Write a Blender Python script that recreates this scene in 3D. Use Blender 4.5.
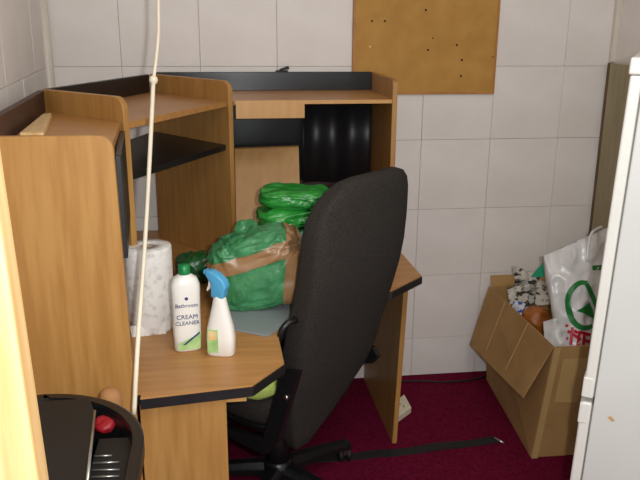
import bpy, bmesh, math, random
from mathutils import Vector, Matrix, noise
random.seed(7)
for o in list(bpy.data.objects): bpy.data.objects.remove(o)
SC = bpy.context.scene
COL = SC.collection

# ---------------------------------------------------------------- camera
F = 735.0
CAM = Vector((.371376, -2.986013, 1.541410))
yaw, pitch, roll = .134621, .284462, .006089
_w = Vector((math.sin(yaw)*math.cos(pitch), math.cos(yaw)*math.cos(pitch), -math.sin(pitch)))
_r0 = Vector((math.cos(yaw), -math.sin(yaw), 0)); _u0 = _r0.cross(_w)
_r = _r0*math.cos(roll)+_u0*math.sin(roll); _u = -_r0*math.sin(roll)+_u0*math.cos(roll)
cd = bpy.data.cameras.new('camera'); cam = bpy.data.objects.new('camera', cd); COL.objects.link(cam)
cd.sensor_fit = 'HORIZONTAL'; cd.sensor_width = 36.0; cd.lens = F*36.0/640.0; cd.clip_start = .02
M4 = Matrix((_r, _u, -_w)).transposed().to_4x4(); M4.translation = CAM
cam.matrix_world = M4
SC.camera = cam

def ray(x, y): return _w + _r*((x-320)/F) + _u*((240-y)/F)
def atz(x, y, z):
    d = ray(x, y); return CAM + d*((z-CAM.z)/d.z)
def aty(x, y, Y):
    d = ray(x, y); return CAM + d*((Y-CAM.y)/d.y)

# ---------------------------------------------------------------- world, lights, exposure
W = bpy.data.worlds.new('world'); SC.world = W; W.use_nodes = True
W.node_tree.nodes['Background'].inputs[0].default_value = (.965, .99, 1, 1)
W.node_tree.nodes['Background'].inputs[1].default_value = .95
def area(name, loc, target, size, power, col):
    l = bpy.data.lights.new(name, 'AREA'); l.size = size; l.energy = power; l.color = col
    o = bpy.data.objects.new(name, l); COL.objects.link(o); o.location = loc
    o.rotation_euler = (Vector(target)-Vector(loc)).to_track_quat('-Z', 'Y').to_euler(); return o
# the camera's own flash, a few centimetres to the right of the lens
FL = CAM + _r*.08 + _u*.03
area('camera_flash', FL, FL+_w*2, .03, 18, (.975, .99, 1))
# the room's ceiling lamp, behind the photographer
area('ceiling_lamp', (.95, -2.35, 2.40), (.95, -2.35, 0), .6, 14, (1, .98, .94))
vs = SC.view_settings
vs.view_transform = 'Standard'; vs.look = 'None'; vs.gamma = 1; vs.use_curve_mapping = False; vs.exposure = 0

# ---------------------------------------------------------------- materials
def L(c):  # sRGB 0-255 to linear
    return tuple(((v/255)/12.92 if v/255 <= .04045 else ((v/255+.055)/1.055)**2.4) for v in c)+(1,)
def mat(name, col, rough=.5, var=.0, scale=8, bump=0, bscale=60, stretch=(1,1,1), col2=None, metal=0, spec=.5, detail=4, coat=0, transm=0, lo=.35, hi=.65):
    m = bpy.data.materials.new(name); m.use_nodes = True; nt = m.node_tree; b = nt.nodes['Principled BSDF']
    b.inputs['Base Color'].default_value = col; b.inputs['Roughness'].default_value = rough
    b.inputs['Metallic'].default_value = metal; b.inputs['Specular IOR Level'].default_value = spec
    b.inputs['Coat Weight'].default_value = coat; b.inputs['Transmission Weight'].default_value = transm
    tc = nt.nodes.new('ShaderNodeTexCoord'); mp = nt.nodes.new('ShaderNodeMapping'); mp.inputs['Scale'].default_value = stretch
    nt.links.new(tc.outputs['Object'], mp.inputs['Vector'])
    if col2 is None and var: col2 = tuple(c*(1-var) for c in col[:3])+(1,)
    if col2:
        n = nt.nodes.new('ShaderNodeTexNoise'); n.inputs['Scale'].default_value = scale; n.inputs['Detail'].default_value = detail
        r = nt.nodes.new('ShaderNodeValToRGB'); r.color_ramp.elements[0].position = lo; r.color_ramp.elements[1].position = hi
        r.color_ramp.elements[0].color = col; r.color_ramp.elements[1].color = col2
        nt.links.new(mp.outputs[0], n.inputs['Vector']); nt.links.new(n.outputs['Fac'], r.inputs['Fac']); nt.links.new(r.outputs[0], b.inputs['Base Color'])
    if bump:
        n2 = nt.nodes.new('ShaderNodeTexNoise'); n2.inputs['Scale'].default_value = bscale; n2.inputs['Detail'].default_value = 3
        bp = nt.nodes.new('ShaderNodeBump'); bp.inputs['Strength'].default_value = bump; bp.inputs['Distance'].default_value = .004
        nt.links.new(mp.outputs[0], n2.inputs['Vector']); nt.links.new(n2.outputs['Fac'], bp.inputs['Height']); nt.links.new(bp.outputs[0], b.inputs['Normal'])
    return m
M = {}
WC, WD = L((180, 134, 74)), L((163, 116, 58))
M['wood'] = mat('beech_laminate', WC, .42, col2=WD, scale=6, stretch=(9, 9, .7), detail=6)
M['wood_flat'] = mat('beech_laminate_top', L((188, 136, 78)), .4, col2=L((172, 120, 64)), scale=6, stretch=(.8, 9, 9), detail=6)
M['wood_edge'] = mat('beech_edging', L((206, 156, 92)), .45, col2=L((196, 145, 82)), scale=5, stretch=(6, 6, .5))
M['wood_brown'] = mat('dark_brown_laminate', L((66, 38, 27)), .5, col2=L((52, 29, 20)), scale=8, stretch=(6, 1, 6))
M['pine'] = mat('pale_pine', L((228, 196, 142)), .5, col2=L((208, 166, 108)), scale=5, stretch=(10, 10, .6), detail=5)
M['black_lam'] = mat('black_laminate', L((26, 25, 27)), .38, var=.2, scale=20)
M['black_satin'] = mat('black_satin_panel', L((30, 30, 33)), .42, var=.15, scale=20)
M['black_gloss'] = mat('black_gloss_panel', L((20, 20, 22)), .22, var=.2, scale=20)
M['black_plastic'] = mat('black_plastic', L((22, 22, 23)), .35, var=.25, scale=14, bump=.05, bscale=300)
M['black_matte'] = mat('black_matte_plastic', L((20, 19, 19)), .6, var=.2, scale=14)
M['fabric'] = mat('charcoal_fabric', L((60, 56, 52)), .95, col2=L((44, 41, 38)), scale=260, bump=.5, bscale=420, spec=.1)
M['seat_fabric'] = M['fabric']
M['tile'] = mat('painted_wall_tile', L((238, 232, 227)), .55, col2=L((231, 224, 218)), scale=5, bump=.12, bscale=35)
M['grout'] = mat('wall_joint', L((218, 208, 196)), .8, var=.06, scale=9)
M['trimwhite'] = mat('gloss_white_paint', L((222, 212, 200)), .4, var=.05, scale=9)
M['ceil'] = mat('ceiling_paint', L((225, 218, 206)), .8, var=.04)
M['carpet'] = mat('burgundy_carpet', L((116, 22, 54)), .98, col2=L((92, 16, 40)), scale=90, bump=.7, bscale=350, spec=.05, detail=8)
M['hardboard'] = mat('ochre_pinboard', L((192, 144, 68)), .7, col2=L((180, 132, 58)), scale=12, bump=.15, bscale=120)
M['board_edge'] = mat('pinboard_edge', L((190, 130, 62)), .55, var=.2, scale=20)
M['pin'] = mat('dark_pin', L((48, 30, 16)), .5)
M['pin_pale'] = mat('pale_pin', L((230, 205, 150)), .4)
M['cream_cord'] = mat('cream_cord', L((232, 220, 196)), .5, var=.06, scale=30)
M['paper'] = mat('kitchen_paper', L((236, 232, 226)), .95, col2=L((206, 202, 196)), scale=60, bump=.35, bscale=90, lo=.5, hi=.7)
M['core'] = mat('card_core', L((168, 150, 130)), .9)
M['white_pl'] = mat('white_bottle_plastic', L((240, 236, 228)), .35, var=.03)
M['green_cap'] = mat('green_cap', L((22, 132, 70)), .35)
M['blue_pl'] = mat('blue_sprayer', L((86, 170, 214)), .35, var=.1)
M['navy'] = mat('navy_ink', L((38, 48, 104)), .5)
M['label_green'] = mat('label_green', L((150, 196, 120)), .5, col2=L((190, 220, 150)), scale=30)
M['label_orange'] = mat('label_orange', L((226, 178, 110)), .5, col2=L((236, 210, 160)), scale=30)
M['bag_green'] = mat('green_plastic_film', L((78, 152, 100)), .34, col2=L((54, 124, 76)), scale=18, bump=1.0, bscale=42, spec=.5)
M['bag_bright'] = mat('bright_green_plastic', L((58, 172, 70)), .3, col2=L((32, 134, 48)), scale=20, bump=1.0, bscale=44, spec=.6)
M['bag_dark'] = mat('dark_green_plastic', L((30, 92, 44)), .3, col2=L((22, 72, 34)), scale=16, bump=.6, bscale=30, spec=.6)
M['tape'] = mat('brown_parcel_tape', L((164, 124, 84)), .35, var=.12, scale=20)
M['grey_card'] = mat('grey_sheet', L((142, 150, 152)), .5, var=.06, scale=10)
M['lime'] = mat('pale_lime_plastic', L((190, 210, 110)), .4, var=.15, scale=18, bump=.4, bscale=25)
M['cardboard'] = mat('brown_cardboard', L((176, 138, 86)), .85, col2=L((162, 124, 74)), scale=7, bump=.08, bscale=40)
M['card_in'] = mat('cardboard_inside', L((178, 132, 78)), .9, var=.1, scale=9)
M['card_tape'] = mat('buff_packing_tape', L((192, 158, 104)), .35, var=.06, scale=20)
M['card_crease'] = mat('cardboard_crease', L((196, 160, 108)), .8)
M['news'] = mat('newsprint', L((198, 192, 180)), .9, col2=L((58, 52, 46)), scale=30, stretch=(1, 1, 1.8), lo=.50, hi=.58, detail=3)
M['leather'] = mat('tan_leather', L((178, 104, 40)), .45, col2=L((130, 70, 26)), scale=16, bump=.3, bscale=30)
M['emerald'] = mat('emerald_card', L((20, 150, 110)), .4)
M['bagwhite'] = mat('white_carrier_film', L((232, 230, 228)), .25, col2=L((212, 210, 208)), scale=9, bump=.35, bscale=22, spec=.6)
M['logo_green'] = mat('print_green', L((26, 120, 50)), .35)
M['logo_red'] = mat('print_red', L((196, 24, 50)), .35)
M['blue_pk'] = mat('blue_white_packet', L((226, 228, 232)), .4, col2=L((50, 90, 180)), scale=60, lo=.5, hi=.56)
M['fridge'] = mat('fridge_enamel', L((205, 205, 200)), .35, var=.05, scale=3)
M['fridge_door'] = mat('fridge_door_enamel', L((218, 216, 208)), .3, var=.04, scale=6)
M['gasket'] = mat('grey_gasket', L((110, 108, 102)), .6)
M['rust'] = mat('rust_mark', L((196, 150, 80)), .6)
M['olive'] = mat('olive_board', L((176, 164, 132)), .6, col2=L((162, 150, 118)), scale=6, stretch=(5, 5, .6))
M['olive_edge'] = mat('dark_board_edge', L((110, 86, 58)), .7, var=.25, scale=14)
M['webbing'] = mat('black_webbing', L((26, 24, 24)), .8, bump=.4, bscale=200)
M['metal'] = mat('steel', L((200, 198, 190)), .3, metal=1)
M['ivory'] = mat('ivory_plastic', L((226, 216, 190)), .45)
M['red'] = mat('red_plastic', L((150, 22, 32)), .5)
M['kraft'] = mat('kraft_tube', L((168, 120, 74)), .8, var=.12, scale=12)
M['kraft_dark'] = mat('dark_kraft', L((110, 64, 44)), .9)
M['rib_glint'] = mat('painted_highlight', L((180, 178, 172)), .3, metal=.8)  # pale metal that paints flash highlights on black plastic

# ---------------------------------------------------------------- helpers
def wloc(o):
    v = Vector((0, 0, 0))
    while o: v = v + o.location; o = o.parent
    return v
def empty(name, loc, label=None, cat=None, group=None):
    o = bpy.data.objects.new(name, None); COL.objects.link(o); o.location = loc; o.empty_display_size = .1
    if label: o['label'] = label
    if cat: o['category'] = cat
    if group: o['group'] = group
    return o
def obj(name, bm, m, parent=None, loc=None, label=None, cat=None, group=None, kind=None, smooth=False, mesh=None):
    """bm has world coordinates; it is moved into the frame of its parent or of loc"""
    base = wloc(parent) if parent else Vector(loc or (0, 0, 0))
    if not isinstance(bm, bmesh.types.BMesh):
        vs_, fs_ = bm; b = bmesh.new(); vv = [b.verts.new(v) for v in vs_]
        for f in fs_:
            try: b.faces.new([vv[i] for i in f])
            except ValueError: pass
        bm = b
    bmesh.ops.translate(bm, verts=bm.verts, vec=-base)
    bmesh.ops.recalc_face_normals(bm, faces=bm.faces)
    me = bpy.data.meshes.new(name); bm.to_mesh(me); bm.free()
    for p in me.polygons: p.use_smooth = smooth
    me.materials.append(m)
    o = bpy.data.objects.new(name, me); COL.objects.link(o)
    if parent: o.parent = parent
    else: o.location = base
    if label: o['label'] = label
    if cat: o['category'] = cat
    if group: o['group'] = group
    if kind: o['kind'] = kind
    return o
def bevel(bm, w, seg=2):
    if w: bmesh.ops.bevel(bm, geom=[e for e in bm.edges], offset=w, segments=seg, affect='EDGES', clamp_overlap=True, profile=.6)
    return bm
def box(x0, x1, y0, y1, z0, z1, bev=0, seg=2):
    bm = bmesh.new(); bmesh.ops.create_cube(bm, size=1)
    for v in bm.verts:
        v.co = ((x0+x1)/2+v.co.x*(x1-x0), (y0+y1)/2+v.co.y*(y1-y0), (z0+z1)/2+v.co.z*(z1-z0))
    return bevel(bm, bev, seg)
def hexa(bot, top, bev=0, seg=2):
    """solid between two 4-point loops"""
    bm = bmesh.new(); a = [bm.verts.new(p) for p in bot]; b = [bm.verts.new(p) for p in top]; n = len(a)
    bm.faces.new(a[::-1]); bm.faces.new(b)
    for i in range(n): bm.faces.new((a[i], a[(i+1) % n], b[(i+1) % n], b[i]))
    bmesh.ops.recalc_face_normals(bm, faces=bm.faces)
    return bevel(bm, bev, seg)
def slab(poly, z0, z1, bev=0):
    return hexa([(p[0], p[1], z0) for p in poly], [(p[0], p[1], z1) for p in poly], bev)
def vpanel(a, b, z0, z1, th, r=.0, bev=.0015):
    """upright panel from plan point a (back) to b (front), its front top corner rounded by r"""
    a, b = Vector((a[0], a[1], 0)), Vector((b[0], b[1], 0)); d = b-a; Ln = d.length; d.normalize(); nrm = Vector((-d.y, d.x, 0))*(th/2)
    pts = [(0, z0), (Ln, z0)]
    if r:
        for k in range(9):
            t = k/8*math.pi/2; pts.append((Ln-r+r*math.cos(t), z1-r+r*math.sin(t)))
    else: pts.append((Ln, z1))
    pts.append((0, z1))
    P = [a+d*s+Vector((0, 0, z)) for s, z in pts]
    return hexa([p-nrm for p in P], [p+nrm for p in P], bev, 1)
def tube(path, rad, seg=10, closed=False, cap=True):
    bm = bmesh.new(); P = [Vector(p) for p in path]; n = len(P); rings = []
    R = rad if isinstance(rad, (list, tuple)) else [rad]*n
    ref = None
    for i, p in enumerate(P):
        if closed: t = P[(i+1) % n]-P[i-1]
        else: t = P[min(i+1, n-1)]-P[max(i-1, 0)]
        t.normalize()
        if ref is None: ref = t.orthogonal().normalized()
        x = (ref-t*ref.dot(t)).normalized(); ref = x; y = t.cross(x)
        rings.append([bm.verts.new(p+(x*math.cos(k*2*math.pi/seg)+y*math.sin(k*2*math.pi/seg))*R[i]) for k in range(seg)])
    for i in range(n if closed else n-1):
        A, B = rings[i], rings[(i+1) % n]
        for k in range(seg): bm.faces.new((A[k], A[(k+1) % seg], B[(k+1) % seg], B[k]))
    if cap and not closed: bm.faces.new(rings[0][::-1]); bm.faces.new(rings[-1])
    return bm
def lathe(c, prof, seg=32, sx=1, sy=1, cap=True):
    bm = bmesh.new(); rings = []
    for r, z in prof:
        rings.append([bm.verts.new((c[0]+math.cos(k*2*math.pi/seg)*r*sx, c[1]+math.sin(k*2*math.pi/seg)*r*sy, c[2]+z)) for k in range(seg)])
    for A, B in zip(rings, rings[1:]):
        for k in range(seg): bm.faces.new((A[k], A[(k+1) % seg], B[(k+1) % seg], B[k]))
    if cap: bm.faces.new(rings[0][::-1]); bm.faces.new(rings[-1])
    return bm
def loft(sections, cap=True):
    """sections: list of equal-length vertex loops"""
    bm = bmesh.new(); rings = [[bm.verts.new(p) for p in s] for s in sections]; n = len(rings[0])
    for A, B in zip(rings, rings[1:]):
        for k in range(n): bm.faces.new((A[k], A[(k+1) % n], B[(k+1) % n], B[k]))
    if cap: bm.faces.new(rings[0][::-1]); bm.faces.new(rings[-1])
    return bm
def sell(cx, cy, a, b, p=2.6, n=32):
    """superellipse loop in plan"""
    out = []
    for k in range(n):
        t = 2*math.pi*k/n; c, s = math.cos(t), math.sin(t)
        out.append((cx+a*math.copysign(abs(c)**(2/p), c), cy+b*math.copysign(abs(s)**(2/p), s)))
    return out
def arc(path, n=6):
    """smooth polyline through control points (Catmull-Rom)"""
    P = [Vector(p) for p in path]; out = []
    for i in range(len(P)-1):
        p0, p1, p2, p3 = P[max(i-1, 0)], P[i], P[i+1], P[min(i+2, len(P)-1)]
        for k in range(n):
            t = k/n
            out.append(.5*((2*p1)+(-p0+p2)*t+(2*p0-5*p1+4*p2-p3)*t*t+(-p0+3*p1-3*p2+p3)*t**3))
    out.append(P[-1]); return out
def crumple(bm, amp, freq, seed=0, keepz=None):
    """crease a closed mesh with ridged noise along its normals"""
    bm.normal_update(); off = Vector((seed*3.1, seed*1.7, seed*.9))
    moves = []
    for v in bm.verts:
        q = v.co*freq+off
        n1 = 1-abs(noise.noise(q))*2; n2 = 1-abs(noise.noise(q*2.3))*2
        moves.append(v.normal*amp*(n1*.7+n2*.3-.2))
    for v, d in zip(bm.verts, moves):
        v.co += d
        if keepz is not None and v.co.z < keepz: v.co.z = keepz
    return bm
def blob(c, rx, ry, rz, rotz=0, p=2.8, n=40, m=24, tilt=None):
    """superellipsoid pillow"""
    secs = []; R = Matrix.Rotation(rotz, 3, 'Z')
    if tilt: R = R @ tilt
    def sp(v, e): return math.copysign(abs(v)**e, v)
    for j in range(m+1):
        ph = -math.pi/2+math.pi*j/m; cz, sz = sp(math.cos(ph), 2/p), sp(math.sin(ph), 2/p); cz = max(cz, .02)
        secs.append([Vector(c)+R @ Vector((rx*cz*sp(math.cos(2*math.pi*k/n), 2/p), ry*cz*sp(math.sin(2*math.pi*k/n), 2/p), rz*sz)) for k in range(n)])
    return loft(secs)
def text_bm(body, size, M3, extrude=.0004, bold=False):
    """lettering as a thin mesh, local x right / y up mapped by the 4x4 matrix M3"""
    cu = bpy.data.curves.new('lettering', 'FONT'); cu.body = body; cu.size = size; cu.extrude = extrude; cu.align_x = 'CENTER'; cu.resolution_u = 2
    if bold: cu.space_character = .98
    t = bpy.data.objects.new('lettering', cu); COL.objects.link(t)
    dg = bpy.context.evaluated_depsgraph_get(); me = bpy.data.meshes.new_from_object(t.evaluated_get(dg))
    bm = bmesh.new(); bm.from_mesh(me); bpy.data.objects.remove(t); bpy.data.curves.remove(cu); bpy.data.meshes.remove(me)
    bmesh.ops.transform(bm, matrix=M3, verts=bm.verts); return bm

# ================================================================ the room
T = .30                    # wall tiles are 30 cm squares
ZR = 4.6108*T              # height of the joint that runs along the top of the desk
XL, XR, YF, ZC = -.2815, 2.012, -3.3, 2.45
LS = .105                  # the left wall runs inwards a little as it comes forward
def lwx(y): return XL-LS*y
fl = obj('floor', box(-1.2, XR+.1, YF, .1, -.06, 0), M['carpet'], kind='structure', label='burgundy carpeted floor', loc=(0, 0, -.06))
obj('ceiling', box(-1.2, XR+.1, YF, .1, ZC, ZC+.06), M['ceil'], kind='structure', loc=(0, 0, ZC), label='plain off-white ceiling')
wb = obj('wall_back', box(XL-.12, XR+.1, .006, .10, 0, ZC), M['grout'], kind='structure', loc=(0, 0, 0), label='cream painted wall of large square tiles')
def tile_span(lo, hi, off):
    cuts = [lo]; k = math.ceil((lo-off)/T+1e-6)
    while off+k*T < hi-.004: cuts.append(off+k*T); k += 1
    cuts.append(hi); return [(a, b) for a, b in zip(cuts, cuts[1:]) if b-a > .01]
G = .0006
zs = tile_span(0, ZC, ZR)
tile_cache = {}
def tile(parent, x0, x1, z0, z1, M3):
    """one bevelled tile, 12 mm thick, in a wall frame (u along, v out, w up)"""
    key = (round(x1-x0, 4), round(z1-z0, 4))
    if key not in tile_cache:
        bm = box(-(x1-x0)/2+G, (x1-x0)/2-G, 0, .014, -(z1-z0)/2+G, (z1-z0)/2-G, .0016, 2)
        me = bpy.data.meshes.new('tile'); bm.to_mesh(me); bm.free(); me.materials.append(M['tile'])
        tile_cache[key] = me
    o = bpy.data.objects.new('tile', tile_cache[key]); COL.objects.link(o); o.parent = parent
    o.matrix_local = M3 @ Matrix.Translation(((x0+x1)/2, random.uniform(-.0006, .0006), (z0+z1)/2)) @ Matrix.Rotation(random.uniform(-.0012, .0012), 4, 'Z')
    return o
MB = Matrix.Rotation(math.pi, 4, 'Z'); MB = Matrix(((1, 0, 0, 0), (0, -1, 0, .010), (0, 0, 1, 0), (0, 0, 0, 1)))
for a, b in tile_span(XL, XR, 0):
    for c, d in zs: tile(wb, a, b, c, d, MB)
# left wall, a little out of square
YE = -2.20
lo_a, lo_b = Vector((lwx(0), 0, 0)), Vector((lwx(YE), YE, 0)); ld = (lo_b-lo_a).normalized(); ln = Vector((-ld.y, ld.x, 0))   # ln points into the room
wl = obj('wall_left', hexa([lo_a-ln*.005, lo_b-ln*.005, lo_b-ln*.10, lo_a-ln*.10], [p+Vector((0, 0, ZC)) for p in (lo_a-ln*.005, lo_b-ln*.005, lo_b-ln*.10, lo_a-ln*.10)]), M['grout'], kind='structure', loc=(0, 0, 0), label='shaded tiled wall on the left')
ML = Matrix(((ld.x, ln.x, 0, lo_a.x-ln.x*.009), (ld.y, ln.y, 0, lo_a.y-ln.y*.009), (0, 0, 1, 0), (0, 0, 0, 1)))
for a, b in tile_span(.0, (lo_b-lo_a).length, .06):
    for c, d in zs: tile(wl, a, b, c, d, ML)
wr = obj('wall_right', box(XR+.006, XR+.10, YF, 0.1, 0, ZC), M['grout'], kind='structure', loc=(0, 0, 0), label='shaded tiled wall on the right')
MR = Matrix(((0, -1, 0, XR+.010), (-1, 0, 0, 0), (0, 0, 1, 0), (0, 0, 0, 1)))
for a, b in tile_span(0, 3.3, .22):
    for c, d in zs: tile(wr, a, b, c, d, MR)
# boxed-in pipe and beads in the corners
obj('trim_1', tube([(lwx(-.02)+.012, -.035, 0), (lwx(-.02)+.012, -.035, ZC)], .021, 20), M['trimwhite'], kind='structure', loc=(lwx(0), 0, 0), smooth=True, label='white pipe running up the left corner')
obj('trim_2', box(XR-.022, XR+.002, -.028, -.002, 1.40, ZC, .005), M['trimwhite'], kind='structure', loc=(XR, 0, 1.4), label='pale bead in the right corner above the olive board')
# door jamb beside the photographer
ja, jb = aty(0, 140, -2.22), aty(50, 480, -2.22)
def jx(z): return ja.x+(jb.x-ja.x)*(z-ja.z)/(jb.z-ja.z)
jl = lwx(YE)-.35
obj('trim_3', hexa([(jl, -2.22, 0), (jx(0), -2.22, 0), (jx(0), -2.262, 0), (jl, -2.262, 0)], [(jl, -2.22, ZC), (jx(ZC), -2.22, ZC), (jx(ZC), -2.262, ZC), (jl, -2.262, ZC)], .004), M['pine'], kind='structure', loc=(0, -2.24, 0), label='pale pine door jamb at the left edge')

# ================================================================ corner desk with hutch
D = .73; H = 1.362; TH = .018
P2b, P2f = (-.124, -.772), (.131, -1.032)
P3b, P3f = (.120, -.100), (.407, -.485)
XE = .985; YEND = -1.452
desk = empty('corner_desk', (.3, -.7, 0), 'beech corner desk with black edging and a high shelf unit', 'desk')
top_poly = [(lwx(-.05)+.03, -.02), (lwx(-1.43)+.03, YEND+.022), (.1715, YEND+.022), (.1715, YEND+.0), (.425, -1.420), (.509, -1.312), (.508, -1.13), (.60, -.93), (.72, -.82), (.895, -.83), (1.028, -.70), (1.012, -.02)]
dt = obj('desktop', slab(top_poly, D-.004, D), M['wood_flat'], desk)
obj('edge_band', slab([(p[0]+(.0025 if p[0] > .3 else 0), p[1]-(.0025 if p[1] < -.5 else 0)) for p in top_poly], D-.028, D-.004), M['black_lam'], dt)
x_w = lwx(YEND)+.03
ep = vpanel((x_w, YEND+.009), (.152, YEND+.009), 0, 1.324, TH, .03)
for v in ep.verts:
    if v.co.x > .1: v.co.x += .018*(1-v.co.z/1.324)
obj('end_panel', ep, M['wood'], desk)
obj('leg_panel', vpanel((.1655, YEND+.0285), (.363, YEND+.040), 0, D-.028, TH), M['wood'], desk)
obj('support_rail', box(.363, .412, YEND+.07, YEND+.09, D-.062, D-.028, .001), M['wood_edge'], desk)
obj('side_panel', hexa([(.978, -.02, 0), (.985, -.556, 0), (1.003, -.556, 0), (.996, -.02, 0)], [(.985, -.02, D-.028), (1.008, -.556, D-.028), (1.026, -.556, D-.028), (1.003, -.02, D-.028)], .0015, 1), M['wood'], desk)
obj('hutch_side', vpanel((XE, -.018), (XE-.008, -.442), D, 1.362, TH, .022), M['wood'], desk)
obj('divider', vpanel(P2b, P2f, D, H, TH, .035), M['wood'], desk)
obj('divider', vpanel(P3b, P3f, D, H, TH, .035), M['wood'], desk)
# top shelves
obj('shelf', slab([(-.112, -.795), (.115, -1.04), (.146, YEND+.02), (x_w+.0, YEND+.02)], 1.280, 1.298, .001), M['wood_flat'], desk)
obj('shelf', slab([(-.11, -.765), (.127, -1.022), (.394, -.48), (.116, -.115)], 1.278, 1.296, .001), M['wood_flat'], desk)
rs = obj('shelf', slab([(.138, -.105), (.416, -.478), (.42, -.435), (XE-.010, -.435), (XE-.010, -.018), (.138, -.018)], 1.279, 1.293, .001), M['wood_flat'], desk)
obj('edge_strip', box(.422, XE-.010, -.4365, -.4345, 1.280, 1.292), M['wood_edge'], rs)
# upstands behind the top shelves
obj('upstand', vpanel((.128, -.030), (XE-.010, -.030), 1.293, 1.364, .016), M['black_gloss'], desk)
obj('upstand', vpanel((P2b[0]+.004, P2b[1]+.012), (.106, -.125), 1.296, 1.362, .016), M['black_lam'], desk)
obj('upstand', vpanel((P2b[0]-.006, P2b[1]-.016), (x_w+.018, YEND+.02), 1.298, 1.360, .016), M['wood_brown'], desk)
# corner shelf in black
obj('corner_shelf', slab([(-.10, -.785), (.108, -.985), (.386, -.475), (.118, -.118)], 1.130, 1.149, .001), M['black_lam'], desk)
# left section: black front
obj('cupboard_front', vpanel((.122, -1.06), (.158, YEND+.02), 1.055, 1.280, .012), M['black_lam'], desk)
# right section: fascia, black back panel, wood back below
obj('fascia', box(.424, .660, -.4385, -.4368, 1.232, 1.2915, .0005), M['wood_edge'], desk)
obj('back_panel', box(.16, .975, -.026, -.016, .925, 1.272, .001), M['black_gloss'], desk)
obj('lower_back', box(.16, .975, -.026, -.016, D, .925, .001), M['wood_brown'], desk)
# fluted glossy black panel
def fluted():
    n = 60; fr = []; bk = []
    for i in range(n+1):
        t = i/n; x = .694+t*.276
        y = -.062-.012*math.cos(t*2*math.pi*1.9+.9)
        fr.append((x, y)); bk.append((x, y+.006))
    vs_ = []; fs_ = []
    for (x, y), (xb, yb) in zip(fr, bk): vs_ += [(x, y, .925), (x, y, 1.272), (xb, yb, .925), (xb, yb, 1.272)]
    for i in range(n):
        a, b = 4*i, 4*i+4
        fs_ += [(a, b, b+1, a+1), (a+2, a+3, b+3, b+2), (a, a+2, b+2, b), (a+1, b+1, b+3, a+3)]
    fs_ += [(0, 1, 3, 2), (4*n, 4*n+2, 4*n+3, 4*n+1)]
    return vs_, fs_
obj('fluted_panel', fluted(), M['black_satin'], desk, smooth=True)

# pale plank lying on the left shelf
pk = [atz(14, 134, 1.31), atz(38, 134, 1.31), atz(47, 114, 1.31), atz(38, 115, 1.31)]
pk = [Vector((p.x+.012, max(p.y, -1.38), 0)) for p in pk]
obj('wood_offcut', slab([(p.x, p.y) for p in pk], 1.2985, 1.313, .0015), M['pine'], loc=(pk[0].x, pk[0].y, 1.2985), label='pale wood offcut lying on the left top shelf', cat='plank')
# small black clip standing on the upstand
cl = empty('cable_clip', (.62, -.03, 1.364), 'small black plastic clip on top of the black upstand', 'clip')
obj('foot', box(.592, .640, -.037, -.024, 1.364, 1.370, .001), M['black_matte'], cl)
obj('arm', hexa([(.606, -.036, 1.369), (.646, -.036, 1.374), (.646, -.024, 1.374), (.606, -.024, 1.369)], [(.606, -.036, 1.374), (.642, -.036, 1.387), (.642, -.024, 1.387), (.606, -.024, 1.374)], .001), M['black_matte'], cl)
# loose board leaning against the black back panel
bd = [(.418, -.24, D+.002), (.668, -.24, D+.002), (.676, -.085, 1.078), (.422, -.085, 1.073)]
nb = Vector((0, .012, .004))
obj('loose_board', hexa([Vector(p)-nb*.5 for p in bd], [Vector(p)+nb*.5 for p in bd], .001), M['wood_edge'], loc=(.545, -.24, D), label='loose beech board leaning behind the green bags', cat='board')

# ================================================================ pinboard
pb = empty('pinboard', (1.2, -.004, 1.26), 'ochre hardboard pinboard with dark pin holes on the wall', 'pinboard')
bx0, bx1, bz0, bz1 = .901, 1.497, 1.272, 2.02
obj('panel', box(bx0+.008, bx1-.006, -.016, -.0045, bz0+.006, bz1-.008, .001), M['hardboard'], pb)
obj('edge_strip', box(bx0, bx0+.010, -.019, -.0045, bz0, bz1, .001), M['board_edge'], pb)
obj('edge_strip', box(bx1-.008, bx1, -.019, -.0045, bz0, bz1, .001), M['board_edge'], pb)
obj('edge_strip', box(bx0+.01, bx1-.008, -.019, -.0045, bz0, bz0+.008, .001), M['board_edge'], pb)
obj('edge_strip', box(bx0+.01, bx1-.008, -.019, -.0045, bz1-.01, bz1, .001), M['board_edge'], pb)
for i, (px, py) in enumerate([(372, 21), (385, 21), (426, 10), (370, 47), (433, 38), (428, 50), (457, 45), (462, 60), (461, 76), (493, 57)]):
    p = aty(px, py, -.018); r = .003 if i in (4, 9) else .0045
    bm = lathe((0, 0, 0), [(r, 0), (r, .002), (r*.6, .004)], 10)
    bmesh.ops.transform(bm, matrix=Matrix.Translation((p.x, -.0155, p.z)) @ Matrix.Rotation(math.pi/2, 4, 'X'), verts=bm.verts)
    obj('pin', bm, M['pin_pale'] if i == 3 else M['pin'], pb)

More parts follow.
